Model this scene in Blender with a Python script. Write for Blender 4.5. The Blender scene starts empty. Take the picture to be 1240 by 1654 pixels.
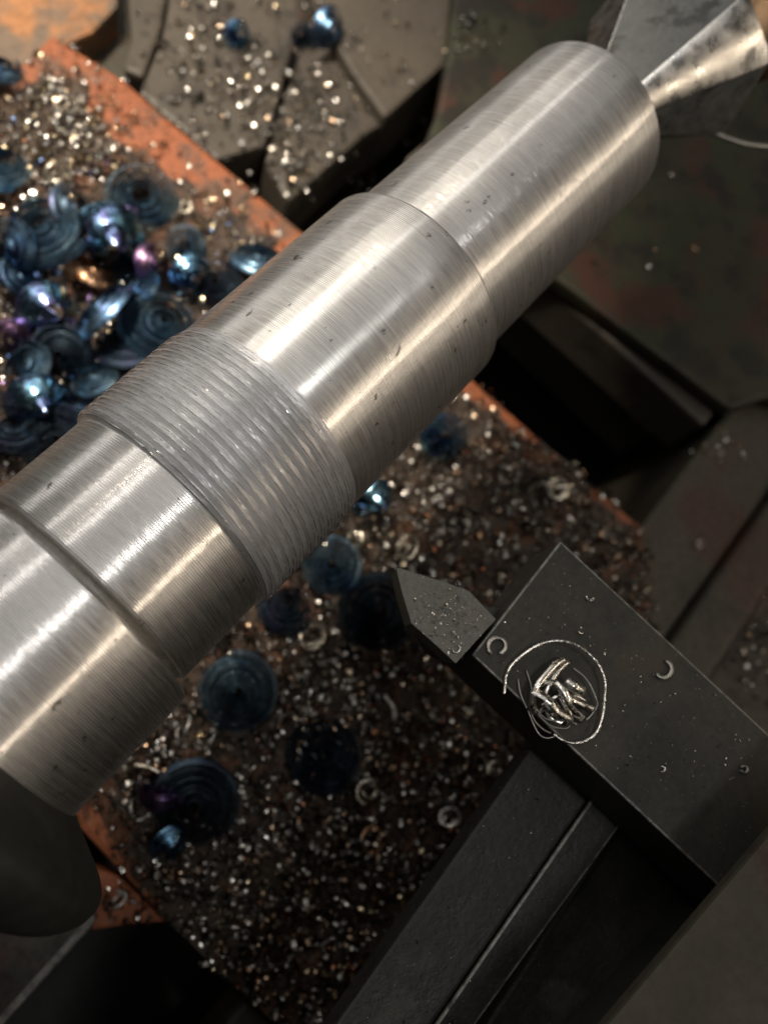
import bpy, bmesh, math, random
import numpy as np
from mathutils import Vector, Matrix

random.seed(7)
rng = np.random.default_rng(7)
S = 0.001                                     # all lengths below are millimetres
scene = bpy.context.scene
COL = scene.collection

# ------------------------------------------------------------------ camera
# world: X along the spindle axis towards the tailstock, Y away from the operator, Z up; axis at y = z = 0
FPX, PCX, PCY = 1350.0, 620.0, 827.0          # focal length and centre in photo pixels (1240 x 1654)
ax_ = np.array([2220.0, -2380.0, FPX]); ax_ /= np.linalg.norm(ax_)
bx_ = np.array([2380.0, 2220.0, 0.0]); bx_ /= np.linalg.norm(bx_)
up_ = -np.cross(ax_, bx_)
WM = np.array([ax_, -bx_, up_])               # photo axes (right, down, forward) -> world
CAM = np.array([0.0, -29.7, 160.0])

cam_d = bpy.data.cameras.new("camera")
cam = bpy.data.objects.new("camera", cam_d); COL.objects.link(cam)
cam_d.sensor_fit = 'VERTICAL'; cam_d.sensor_height = 36.0; cam_d.sensor_width = 27.0
cam_d.lens = 36.0 * FPX / 1654.0
cam_d.clip_start = 0.005; cam_d.clip_end = 50.0
R3 = Matrix(((WM[0][0], -WM[0][1], -WM[0][2]), (WM[1][0], -WM[1][1], -WM[1][2]), (WM[2][0], -WM[2][1], -WM[2][2])))
cam.matrix_world = Matrix.Translation(Vector(CAM) * S) @ R3.to_4x4()
cam_d.dof.use_dof = True
cam_d.dof.focus_distance = 0.156
cam_d.dof.aperture_fstop = 11.5
scene.camera = cam

def at(px, py, z):
    r = WM @ np.array([px - PCX, py - PCY, FPX])
    return Vector(CAM + r * (z - CAM[2]) / r[2])

# ------------------------------------------------------------------ light
world = bpy.data.worlds.new("World"); scene.world = world; world.use_nodes = True
wb = world.node_tree.nodes["Background"]
wb.inputs[0].default_value = (1.0, 0.93, 0.85, 1); wb.inputs[1].default_value = 0.03
scene.view_settings.view_transform = 'Standard'; scene.view_settings.look = 'None'
scene.view_settings.exposure = 0.0; scene.view_settings.gamma = 1.0

def area(name, ang, dist, x0, x1, width, radiance, color):
    """A ceiling tube or window seen from the shaft at `ang` degrees from straight up (+ = away from operator)."""
    a = math.radians(ang)
    L = bpy.data.lights.new(name, 'AREA'); L.shape = 'RECTANGLE'
    L.size = (x1 - x0) * S; L.size_y = width * S
    L.energy = radiance * math.pi * L.size * L.size_y
    L.color = color
    o = bpy.data.objects.new(name, L); COL.objects.link(o)
    p = Vector(((x0 + x1) / 2, dist * math.sin(a), dist * math.cos(a)))
    o.location = p * S
    z = Vector((0, p.y, p.z)).normalized(); x = Vector((1, 0, 0)); y = z.cross(x)
    o.rotation_euler = Matrix((x, y, z)).transposed().to_euler()
    return o
area("warm_ceiling_tube", -50, 1500, -40, 2600, 66, 14.0, (1.0, 0.84, 0.66))
area("warm_wall", -66, 1900, 900, 2800, 420, 1.5, (1.0, 0.86, 0.70))
area("side_window", 84, 2200, -100, 3000, 420, 1.6, (1.0, 0.97, 0.92))
area("ceiling_tube_mid", 53, 1700, -120, 2200, 80, 6.0, (1.0, 0.96, 0.90))
area("ceiling_tube_left", 31, 1700, -120, 1300, 90, 7.0, (1.0, 0.97, 0.93))
area("ceiling_panel_near", -11, 1300, -80, 230, 150, 20.0, (1.0, 0.98, 0.96))
area("ceiling_wide", 24, 1950, -900, 3400, 2300, 0.37, (1.0, 0.965, 0.925))
sp = bpy.data.lights.new("machine_lamp", 'SPOT'); sp.energy = 34.0; sp.color = (1.0, 0.88, 0.72)
sp.spot_size = math.radians(46); sp.spot_blend = 0.7; sp.shadow_soft_size = 0.03
spo = bpy.data.objects.new("machine_lamp", sp); COL.objects.link(spo)
spo.location = Vector((120, 330, 420)) * S
spo.rotation_euler = (Vector((130, 160, -105)) - Vector((120, 330, 420))).to_track_quat('-Z', 'Y').to_euler()

# ------------------------------------------------------------------ materials
def mat(name):
    m = bpy.data.materials.new(name); m.use_nodes = True
    nt = m.node_tree; b = nt.nodes["Principled BSDF"]
    return m, nt, b
def N(nt, t, **kw):
    n = nt.nodes.new(t)
    for k, v in kw.items():
        if k.startswith('i_'):
            n.inputs[k[2:].replace('_', ' ')].default_value = v
        else: setattr(n, k, v)
    return n
def coords(nt, scale=(1, 1, 1), loc=(0, 0, 0)):
    tc = N(nt, 'ShaderNodeTexCoord'); mp = N(nt, 'ShaderNodeMapping')
    mp.inputs['Scale'].default_value = scale; mp.inputs['Location'].default_value = loc
    nt.links.new(tc.outputs['Object'], mp.inputs['Vector']); return mp.outputs[0]
def noise(nt, vec, scale, detail=4, rough=0.55):
    n = N(nt, 'ShaderNodeTexNoise'); n.inputs['Scale'].default_value = scale
    n.inputs['Detail'].default_value = detail; n.inputs['Roughness'].default_value = rough
    nt.links.new(vec, n.inputs['Vector']); return n.outputs[0]
def ramp(nt, fac, stops):
    r = N(nt, 'ShaderNodeValToRGB')
    els = r.color_ramp.elements
    while len(els) < len(stops): els.new(0.5)
    for e, (p, c) in zip(els, stops):
        e.position = p; e.color = c if len(c) == 4 else (*c, 1)
    nt.links.new(fac, r.inputs[0]); return r.outputs[0]
def mixc(nt, fac, a, b, blend='MIX'):
    m = N(nt, 'ShaderNodeMix', data_type='RGBA', blend_type=blend)
    for s, v in ((0, fac), (6, a), (7, b)):
        if hasattr(v, 'is_linked') or isinstance(v, bpy.types.NodeSocket): nt.links.new(v, m.inputs[s])
        else: m.inputs[s].default_value = v if s == 0 else (*v, 1)
    return m.outputs[2]
def maprange(nt, v, a, b, c, d):
    m = N(nt, 'ShaderNodeMapRange')
    for i, x in enumerate((a, b, c, d)): m.inputs[i + 1].default_value = x
    nt.links.new(v, m.inputs[0]); return m.outputs[0]
def bump(nt, b, h, strength, dist):
    n = N(nt, 'ShaderNodeBump'); n.inputs['Strength'].default_value = strength; n.inputs['Distance'].default_value = dist
    nt.links.new(h, n.inputs['Height'])
    prev = b.inputs['Normal'].links
    if prev: nt.links.new(prev[0].from_socket, n.inputs['Normal'])
    nt.links.new(n.outputs[0], b.inputs['Normal'])

def turned_steel(name, base=(0.73, 0.71, 0.685), r0=0.13, r1=0.25, aniso=0.6, groove=0.45, spots=True, gd=1.0, broad_r=0.47, share=0.43, ba=.15):
    """freshly turned steel: a broad dull lobe plus sharper anisotropic glints stretched along the bar by the tool lines"""
    m, nt, b = mat(name)
    b.inputs['Metallic'].default_value = 1.0
    lines = noise(nt, coords(nt, (2300, 70, 70)), 1.0, 2, 0.55)           # tool lines running round the bar
    fine = noise(nt, coords(nt, (5200, 260, 260)), 1.0, 2, 0.7)
    broad = noise(nt, coords(nt, (70, 55, 55)), 1.0, 6, 0.62)
    grain = noise(nt, coords(nt, (2600, 2600, 2600)), 1.0, 2, 0.6)
    wv = N(nt, 'ShaderNodeTexWave', wave_type='BANDS', bands_direction='X', wave_profile='SIN')
    wv.inputs['Scale'].default_value = 2 * math.pi / (20 * groove * S)
    wv.inputs['Distortion'].default_value = 0.5; wv.inputs['Detail'].default_value = 2; wv.inputs['Detail Scale'].default_value = .3
    nt.links.new(coords(nt), wv.inputs['Vector'])
    c1 = mixc(nt, maprange(nt, broad, 0.35, 0.68, 0, 1), tuple(x * 0.88 for x in base), tuple(min(1, x * 1.08) for x in base))
    c2 = mixc(nt, maprange(nt, wv.outputs['Fac'], 0.0, 0.4, 0.22, 0.0), c1, (0.25, 0.235, 0.22))
    c2 = mixc(nt, maprange(nt, grain, 0.55, 0.75, 0.0, 0.18), c2, (0.3, 0.28, 0.26))
    if spots:
        sn = noise(nt, coords(nt, (330, 420, 420)), 1.0, 4, 0.6)
        sf = maprange(nt, sn, 0.665, 0.70, 0, 0.85)
        c2 = mixc(nt, sf, c2, (0.09, 0.08, 0.065))
        st = noise(nt, coords(nt, (40, 75, 75), (.4, .2, .9)), 1.0, 6, 0.7)
        c2 = mixc(nt, maprange(nt, st, 0.56, 0.72, 0, 0.28), c2, (0.36, 0.32, 0.27))
    tg = N(nt, 'ShaderNodeTangent', direction_type='RADIAL', axis='X')
    bump(nt, b, lines, 0.17 * gd, 0.00004)
    bump(nt, b, wv.outputs['Fac'], 0.75 * gd, 0.00004)
    bump(nt, b, fine, 0.55 * gd, 0.00004)
    bump(nt, b, grain, 0.14 * gd, 0.00002)
    nrm = b.inputs['Normal'].links[0].from_socket
    b2 = N(nt, 'ShaderNodeBsdfPrincipled')
    b2.inputs['Metallic'].default_value = 1.0
    for q, rough_in in ((b, None), (b2, None)):
        nt.links.new(c2, q.inputs['Base Color']); nt.links.new(tg.outputs[0], q.inputs['Tangent'])
        q.inputs['Anisotropic Rotation'].default_value = 0.25
    nt.links.new(nrm, b2.inputs['Normal'])
    b.inputs['Roughness'].default_value = broad_r; b.inputs['Anisotropic'].default_value = ba
    nt.links.new(maprange(nt, lines, 0.3, 0.7, r0, r1), b2.inputs['Roughness'])
    b2.inputs['Anisotropic'].default_value = aniso
    mx = N(nt, 'ShaderNodeMixShader')
    lf = N(nt, 'ShaderNodeMath', operation='ADD'); nt.links.new(maprange(nt, lines, 0.32, 0.68, share - .17, share + .17), lf.inputs[0]); nt.links.new(maprange(nt, fine, 0.3, 0.7, -.16, .16), lf.inputs[1]); lf.use_clamp = True
    nt.links.new(lf.outputs[0], mx.inputs[0])
    nt.links.new(b.outputs[0], mx.inputs[1]); nt.links.new(b2.outputs[0], mx.inputs[2])
    nt.links.new(mx.outputs[0], nt.nodes['Material Output'].inputs['Surface'])
    return m

def dark_metal(name, base, base2, rough=0.45, metallic=0.0, sc=90, speck=0.0, bs=0.25, spec=0.5, patch=None):
    m, nt, b = mat(name)
    b.inputs['Metallic'].default_value = metallic
    b.inputs['Specular IOR Level'].default_value = spec
    n1 = noise(nt, coords(nt, (sc, sc, sc)), 1.0, 6, 0.62)
    n2 = noise(nt, coords(nt, (sc * 9, sc * 9, sc * 9)), 1.0, 4, 0.6)
    c = mixc(nt, maprange(nt, n1, 0.35, 0.68, 0, 1), base, base2)
    c = mixc(nt, maprange(nt, n2, 0.42, 0.7, 0, 0.45), c, tuple(x * 0.45 for x in base))
    if patch:
        n4 = noise(nt, coords(nt, (sc * .45,) * 3, (.3, .1, .7)), 1.0, 5, 0.6)
        c = mixc(nt, maprange(nt, n4, patch[1], patch[1] + .07, 0, 0.9), c, patch[0])
    if speck:
        n3 = noise(nt, coords(nt, (2300, 2300, 2300)), 1.0, 2, 0.5)
        c = mixc(nt, maprange(nt, n3, 0.71, 0.76, 0, speck), c, (0.6, 0.58, 0.52))
    nt.links.new(c, b.inputs['Base Color'])
    nt.links.new(maprange(nt, n1, 0.3, 0.7, rough - 0.1, rough + 0.15), b.inputs['Roughness'])
    bump(nt, b, n2, bs, 0.0002); bump(nt, b, n1, bs, 0.0006)
    return m

def chip_metal(name, rough=0.25, varied=True, base=(0.6, 0.56, 0.5), bs=0.3):
    m, nt, b = mat(name)
    b.inputs['Metallic'].default_value = 1.0
    if varied:
        at_ = N(nt, 'ShaderNodeAttribute', attribute_name='tint'); nt.links.new(at_.outputs['Color'], b.inputs['Base Color'])
    else: b.inputs['Base Color'].default_value = (*base, 1)
    n = noise(nt, coords(nt, (900, 900, 900)), 1.0, 3, 0.6)
    nt.links.new(maprange(nt, n, 0.3, 0.7, rough - 0.08, rough + 0.12), b.inputs['Roughness'])
    bump(nt, b, n, bs, 0.0001)
    return m

def blue_steel(name, c1=(0.085, 0.155, 0.26), c2=(0.17, 0.29, 0.42), c3=(0.06, 0.07, 0.16), rough=0.33, bs=.25):
    m, nt, b = mat(name)
    b.inputs['Metallic'].default_value = 1.0
    n = noise(nt, coords(nt, (110, 110, 110)), 1.0, 3, 0.5)
    c = ramp(nt, n, [(0.30, c3), (0.45, c1), (0.6, c2), (0.75, c1)])
    nt.links.new(c, b.inputs['Base Color'])
    g = noise(nt, coords(nt, (700, 700, 700)), 1.0, 4, 0.6)
    nt.links.new(maprange(nt, g, 0.3, 0.7, rough - 0.1, rough + 0.15), b.inputs['Roughness'])
    bump(nt, b, g, bs, 0.00015)
    return m

def painted(name, paint, paint2, bare, rough=0.5, wear=0.5, sc=45, rust=None):
    m, nt, b = mat(name); b.inputs['Specular IOR Level'].default_value = 0.25
    n1 = noise(nt, coords(nt, (sc, sc, sc)), 1.0, 7, 0.66)
    n2 = noise(nt, coords(nt, (sc * .5, sc * .5, sc * .5), (.2, .4, .1)), 1.0, 4, 0.55)
    n3 = noise(nt, coords(nt, (sc * 14,) * 3), 1.0, 4, 0.65)
    c = mixc(nt, maprange(nt, n2, 0.35, 0.65, 0, 1), paint, paint2)
    if rust:
        n4 = noise(nt, coords(nt, (sc * .6,) * 3, (.9, .3, .6)), 1.0, 5, 0.6)
        c = mixc(nt, maprange(nt, n4, 0.52, 0.6, 0, 0.85), c, rust)
    c = mixc(nt, maprange(nt, n1, wear, wear + 0.08, 0, 0.9), c, bare)
    c = mixc(nt, maprange(nt, n3, 0.45, 0.75, 0, 0.55), c, tuple(x * .35 for x in bare))
    nt.links.new(c, b.inputs['Base Color'])
    nt.links.new(maprange(nt, n3, 0.3, 0.7, rough - .1, rough + .2), b.inputs['Roughness'])
    bump(nt, b, n1, 0.3, 0.0008); bump(nt, b, n3, 0.25, 0.0002)
    return m

M_SHAFT = turned_steel('turned_steel')
M_SHAFT_A = turned_steel('turned_steel_end', groove=0.34)
M_THREAD = turned_steel('torn_thread_steel', base=(0.90, 0.90, 0.91), r0=0.22, r1=0.36, aniso=0.2, spots=False, gd=1.8, groove=.22, broad_r=.5, ba=.0, share=.3)
M_CREST = turned_steel('bright_thread_crest', base=(0.93, 0.92, 0.90), r0=0.12, r1=0.22, aniso=0.1, spots=False, gd=1.0, groove=.3, share=.7, broad_r=.34, ba=.0)
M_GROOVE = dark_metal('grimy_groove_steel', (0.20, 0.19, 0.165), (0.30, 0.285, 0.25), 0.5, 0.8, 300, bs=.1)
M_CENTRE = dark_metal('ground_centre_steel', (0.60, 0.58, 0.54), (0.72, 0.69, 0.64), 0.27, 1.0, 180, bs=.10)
M_CENTRE_D = dark_metal('shaded_grimy_centre_steel', (0.11, 0.115, 0.11), (0.19, 0.19, 0.18), 0.45, 0.3, 240, speck=.6, bs=.6, patch=((0.05, 0.05, 0.045), .56))  # shade of the dull facets put into the colour, with grimy specks
M_QUILL = dark_metal('brown_quill_steel', (0.30, 0.19, 0.11), (0.42, 0.30, 0.2), 0.4, 0.9, 120, bs=.1)
M_TOOL = dark_metal('black_oxide_steel', (0.033, 0.033, 0.029), (0.046, 0.042, 0.035), 0.45, 0.0, 70, speck=.35, bs=.3, spec=.2, patch=((0.045, 0.036, 0.026), .54))
M_INSERT = dark_metal('carbide', (0.105, 0.105, 0.095), (0.135, 0.127, 0.105), 0.45, 0.2, 160, speck=.7, bs=.18, spec=.3)
M_EDGE = dark_metal('worn_bare_edge', (0.10, 0.097, 0.088), (0.32, 0.31, 0.28), 0.45, 0.4, 420, bs=.5, patch=((0.04, 0.04, 0.035), .6))
M_POST = dark_metal('oily_cast_steel', (0.016, 0.0158, 0.014), (0.030, 0.0285, 0.024), 0.5, 0.0, 90, speck=.25, bs=.8, spec=.25, patch=((0.04, 0.036, 0.03), .6))
M_POST2 = dark_metal('brown_oily_steel', (0.050, 0.041, 0.030), (0.036, 0.035, 0.025), 0.55, 0.0, 60, bs=.5, spec=.2, patch=((0.034, 0.017, 0.012), .56))
M_JAW = dark_metal('dark_chuck_steel', (0.018, 0.018, 0.016), (0.024, 0.024, 0.021), 0.5, 0.0, 50, bs=.1, spec=.25)
M_RAIL = painted('worn_bed_steel', (0.062, 0.052, 0.040), (0.046, 0.039, 0.031), (0.03, 0.025, 0.02), 0.5, .54, 50)
M_RAIL_DK = painted('oily_bed_steel', (0.044, 0.041, 0.029), (0.040, 0.031, 0.023), (0.024, 0.021, 0.016), 0.5, .58, 30, rust=(0.045, 0.022, 0.016))
M_SADDLE = painted('worn_orange_paint', (0.24, 0.074, 0.028), (0.19, 0.060, 0.024), (0.085, 0.05, 0.033), 0.55, .50, 36)
M_ORANGE2 = painted('faded_orange_paint', (0.27, 0.125, 0.052), (0.23, 0.10, 0.042), (0.10, 0.08, 0.06), 0.6, .47, 22)
M_GREEN = painted('worn_green_paint', (0.023, 0.028, 0.014), (0.027, 0.023, 0.014), (0.013, 0.012, 0.009), 0.5, .50, 48, rust=(0.045, 0.017, 0.011))
M_BLACK = dark_metal('dark_recess_iron', (0.012, 0.012, 0.011), (0.02, 0.018, 0.016), 0.7, 0.0, 40, bs=.2)
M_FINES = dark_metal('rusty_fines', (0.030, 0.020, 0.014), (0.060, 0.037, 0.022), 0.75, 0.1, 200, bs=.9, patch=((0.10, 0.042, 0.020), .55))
M_CHIP = chip_metal('small_chip_metal', 0.22)
M_BLUE = blue_steel('blued_chip')
M_BLUE_L = blue_steel('bright_blued_chip', (0.10, 0.22, 0.40), (0.25, 0.48, 0.62), (0.16, 0.20, 0.45), 0.24)
M_TEAL = blue_steel('teal_chip', (0.13, 0.23, 0.33), (0.26, 0.39, 0.48), (0.10, 0.16, 0.26), 0.40)
M_STREAK = blue_steel('streaked_cone_chip', (0.12, 0.24, 0.36), (0.26, 0.48, 0.58), (0.20, 0.20, 0.44), 0.17, .06)
M_NAVY = blue_steel('navy_chip', (0.055, 0.08, 0.12), (0.10, 0.15, 0.20), (0.07, 0.06, 0.12), 0.45)
M_PURPLE = blue_steel('purple_chip', (0.10, 0.06, 0.13), (0.20, 0.12, 0.18), (0.05, 0.04, 0.14), 0.35)
M_STRAW = chip_metal('straw_chip', 0.25, False, (0.60, 0.55, 0.45))
M_FOIL = chip_metal('bright_ribbon_chip', 0.2, False, (0.80, 0.77, 0.71), .1)
M_COPPER = chip_metal('copper_brown_chip', 0.25, False, (0.50, 0.30, 0.18))
M_SILVER = chip_metal('silver_chip', 0.25, False, (0.72, 0.69, 0.64))
M_GREYCHIP = chip_metal('grey_chip', 0.42, False, (0.42, 0.41, 0.38))

# ------------------------------------------------------------------ object helpers
def tag(o, label, cat, group=None):
    o['label'] = label; o['category'] = cat
    if group: o['group'] = group
    return o
def empty(name, loc=(0, 0, 0), label=None, cat=None, group=None):
    o = bpy.data.objects.new(name, None); COL.objects.link(o); o.location = Vector(loc) * S
    o.empty_display_size = 0.01
    if label: tag(o, label, cat, group)
    return o
def obj(name, verts, faces, m, parent=None, smooth=True, origin=None, mats=None, fmat=None):
    """one mesh object from millimetre data (world frame); origin moves the object's base there"""
    o0 = Vector(origin) if origin is not None else Vector((0, 0, 0))
    if parent is not None: o0 = Vector(parent.location) / S
    v = np.asarray(verts, float).reshape(-1, 3) - np.array(o0)
    me = bpy.data.meshes.new(name)
    me.from_pydata((v * S).tolist(), [], [tuple(f) for f in faces])
    for k in (mats or [m]): me.materials.append(k)
    if fmat is not None: me.polygons.foreach_set('material_index', np.asarray(fmat, dtype=np.int32))
    me.polygons.foreach_set('use_smooth', [smooth] * len(me.polygons))
    me.update()
    o = bpy.data.objects.new(name, me); COL.objects.link(o)
    if parent is not None: o.parent = parent
    else: o.location = o0 * S
    return o
def lathe(prof, seg=160, x_fn=None):
    """prof: list of (x, r); closed at the ends on the axis"""
    V = []; F = []
    for (x, r) in prof:
        for k in range(seg):
            t = 2 * math.pi * k / seg
            V.append((x, r * math.sin(t), r * math.cos(t)))
    n = len(prof)
    for i in range(n - 1):
        for k in range(seg):
            k2 = (k + 1) % seg
            F.append((i * seg + k, i * seg + k2, (i + 1) * seg + k2, (i + 1) * seg + k))
    F.append(tuple(range(seg))[::-1]); F.append(tuple((n - 1) * seg + k for k in range(seg)))
    return V, F
def sharp(o, deg=35):
    me = o.data; bm = bmesh.new(); bm.from_mesh(me)
    bmesh.ops.recalc_face_normals(bm, faces=bm.faces)
    for e in bm.edges:
        if len(e.link_faces) == 2 and e.calc_face_angle(0) > math.radians(deg): e.smooth = False
    bm.to_mesh(me); bm.free(); me.update(); return o
def prism(name, pts, z0, z1, m, parent=None, bev=0.6, taper=0.0, label=None, cat=None, kind=None, rough=0.0, edge=None):
    """upright block over a ground polygon pts [(x, y)], from z0 to z1, with bevelled edges"""
    c = np.mean(np.array([(p[0], p[1]) for p in pts]), axis=0)
    n = len(pts); V = []
    for p in pts: V.append((c[0] + (p[0] - c[0]) * (1 - taper), c[1] + (p[1] - c[1]) * (1 - taper), z0))
    for p in pts: V.append((p[0], p[1], z1))
    base = Vector((c[0], c[1], z0))
    off = Vector(parent.location) / S if parent is not None else base
    bm = bmesh.new()
    bv = [bm.verts.new(Vector(v) - off) for v in V]
    bm.faces.new(bv[:n][::-1]); bm.faces.new(bv[n:])
    for i in range(n): bm.faces.new((bv[i], bv[(i + 1) % n], bv[n + (i + 1) % n], bv[n + i]))
    bmesh.ops.recalc_face_normals(bm, faces=bm.faces)
    if bev:
        r = bmesh.ops.bevel(bm, geom=list(bm.edges), offset=bev, segments=2, profile=0.6, affect='EDGES', clamp_overlap=True)
        if edge:
            for f in r['faces']:
                if f.calc_center_median().z > z1 - off.z - bev * 1.2 and f.normal.z < .97: f.material_index = 1
    for v in bm.verts: v.co *= S
    me = bpy.data.meshes.new(name); bm.to_mesh(me); bm.free()
    me.materials.append(m)
    if edge: me.materials.append(edge)
    for p in me.polygons: p.use_smooth = False
    o = bpy.data.objects.new(name, me); COL.objects.link(o)
    if parent is not None: o.parent = parent
    else: o.location = off * S
    if label: tag(o, label, cat)
    if kind: o['kind'] = kind
    return o
def px(points, z):
    return [tuple(at(p[0], p[1], z))[:2] for p in points]
def tube(path, r, seg=8, rfn=None):
    P = [Vector(p) for p in path]; V = []; F = []
    up = Vector((0, 0, 1)); n = len(P)
    for i, p in enumerate(P):
        t = (P[min(i + 1, n - 1)] - P[max(i - 1, 0)]).normalized()
        s = t.cross(up)
        s = s.normalized() if s.length > 1e-4 else Vector((1, 0, 0))
        u2 = s.cross(t)
        rr = r * (rfn(i) if rfn else 1)
        for k in range(seg):
            a = 2 * math.pi * k / seg
            V.append(p + (s * math.cos(a) + u2 * math.sin(a)) * rr)
    for i in range(n - 1):
        for k in range(seg):
            k2 = (k + 1) % seg
            F.append((i * seg + k, i * seg + k2, (i + 1) * seg + k2, (i + 1) * seg + k))
    F.append(tuple(range(seg))); F.append(tuple((n - 1) * seg + k for k in range(seg))[::-1])
    return V, F
def smooth_path(pts, per=6):
    P = [Vector(p) for p in pts]; out = []
    for i in range(len(P) - 1):
        p0, p1, p2, p3 = P[max(i - 1, 0)], P[i], P[i + 1], P[min(i + 2, len(P) - 1)]
        for k in range(per):
            t = k / per
            out.append(0.5 * ((2 * p1) + (p2 - p0) * t + (2 * p0 - 5 * p1 + 4 * p2 - p3) * t * t + (3 * p1 - p0 - 3 * p2 + p3) * t ** 3))
    out.append(P[-1]); return out
def ribbon(path, w, thick=0.12, lean=0.0, seed=0, rag=.15):
    """a curled strip of metal: a flat strip with real thickness and ragged edges"""
    r_ = random.Random(seed); P = [Vector(p) for p in path]; n = len(P); V = []; F = []
    for i, p in enumerate(P):
        t = (P[min(i + 1, n - 1)] - P[max(i - 1, 0)]).normalized()
        s = t.cross(Vector((math.sin(lean), 0, math.cos(lean))))
        s = s.normalized() if s.length > 1e-4 else Vector((1, 0, 0))
        u2 = s.cross(t); e = w / 2 * (1 + r_.uniform(-rag, rag)) * (0.5 if i in (0, n - 1) else 1)
        for (a, b_) in ((-1, -1), (1, -1), (1, 1), (-1, 1)): V.append(p + s * e * a + u2 * thick / 2 * b_)
    for i in range(n - 1):
        for k in range(4):
            k2 = (k + 1) % 4
            F.append((i * 4 + k, i * 4 + k2, i * 4 + 4 + k2, i * 4 + 4 + k))
    F.append((3, 2, 1, 0)); F.append(tuple((n - 1) * 4 + k for k in range(4)))
    return V, F

# ------------------------------------------------------------------ the machine under the work
# levels: bed rails about z = -112, saddle wing z = -105, tailstock base z = -100, floor of the gap z = -230
floor = prism('ground', [(-700, -700), (900, -700), (900, 900), (-700, 900)], -262, -240, M_BLACK, bev=0, kind='structure')

Z_S = -105
sad_pts = [(-26, -60), (-24, -26), (-26, 60), (-30, 175)] + px([(0, 112), (38, 101), (84, 54), (115, 75), (200, 128), (300, 215), (490, 375)], Z_S) + \
          [(173, 0), (174, -40), (177, -104), (160, -118), (140, -135), (120, -190), (-26, -190)]
saddle = empty('lathe_saddle', (60, 0, -135), 'worn orange painted saddle wing of the lathe buried in steel chips', 'lathe saddle')
prism('saddle_wing', sad_pts, -135, Z_S, M_SADDLE, parent=saddle, bev=2.2)

prism('saddle_ledge', px([(150, 1400), (195, 1416), (268, 1489), (215, 1492), (150, 1503), (120, 1440)], -118), -134, -118, M_SADDLE, parent=saddle, bev=1)
# front bed rail (operator side) with its raised vee, rear bed rail
fr = empty('front_bed_rail', (60, -160, -150), 'dark oily front rail of the lathe bed crossing under the tool holder', 'bed rail')
prism('rail_body', [(-400, -250), (600, -250), (600, -106), (-400, -104)], -230, -137.5, M_RAIL_DK, parent=fr, bev=2)
prism('flat_way', [(118, -137), (600, -142), (600, -107), (118, -104.5)], -137, -110, M_RAIL_DK, parent=fr, bev=2)
prism('vee_way', [(118, -157), (600, -162), (600, -143), (118, -138)], -137, -106, M_RAIL_DK, parent=fr, bev=3)
prism('front_shelf', [(118, -240), (600, -240), (600, -165), (118, -160)], -137, -118, M_RAIL_DK, parent=fr, bev=3)
prism('way_end', [(-400, -160), (-27.5, -160), (-27.5, -95.5), (-400, -93)], -137, -110, M_RAIL, parent=fr, bev=2)
rr = empty('rear_bed_rail', (60, 120, -200), 'grey brown rear rail of the lathe bed strewn with loose chips', 'bed rail')
prism('rail_body', [(-400, 88), (600, 92), (600, 400), (-400, 400)], -230, -150, M_RAIL_DK, parent=rr, bev=2)
prism('rail_block', px([(285, -60), (470, -30), (487, 28), (428, 236), (350, 258), (225, 150), (262, 60)], -116), -149.7, -116, M_RAIL, parent=rr, bev=2)
prism('rail_block', px([(505, 20), (560, 120), (618, 200), (590, 216), (465, 327), (428, 262), (446, 200)], -118), -149.5, -118, M_RAIL, parent=rr, bev=2)
prism('rail_block', px([(505, -60), (760, -60), (722, 100), (622, 190), (570, 118), (506, 8)], -112), -149.2, -112, M_RAIL, parent=rr, bev=2)
prism('rail_end', px([(205, -40), (275, -40), (262, 40), (232, 125), (200, 110), (212, 60)], -124), -149.1, -124, M_RAIL, parent=rr, bev=2)

# headstock-side left rail seen at the bottom left corner, and the casting behind the saddle
prism('headstock_way', [(-300, -47.5), (-38, -49.5), (-34, 20), (-300, 40)], -225, -112, M_RAIL_DK,
      bev=2.5, label='grey brown headstock way with a pale edge in the bottom left corner', cat='bed rail', edge=M_EDGE)
prism('chip_tray_casting', px([(-120, -140), (190, -80), (190, 10), (150, 52), (125, 62), (20, 125), (-50, 140)], -135), -230, -135, M_ORANGE2,
      bev=2, label='faded orange casting with bare grey patches behind the saddle', cat='machine casting')

# tailstock base
ts = empty('tailstock_base', (300, 0, -150), 'worn green painted tailstock base with rusty brown stains', 'tailstock')
prism('base_casting', px([(905, 455), (1180, 662), (1236, 642), (1420, 700), (1500, -100), (740, -80), (722, 100), (707, 178), (660, 300)], -102), -110, -102, M_GREEN, parent=ts, bev=2)
prism('base_shoe', [(236, -101), (420, -105), (420, 62), (232, 62)], -137, -110.3, M_RAIL, parent=ts, bev=2)
prism('base_foot', [(262, -99), (420, -103), (420, 60), (262, 60)], -200, -137.4, M_BLACK, parent=ts, bev=1)

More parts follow.
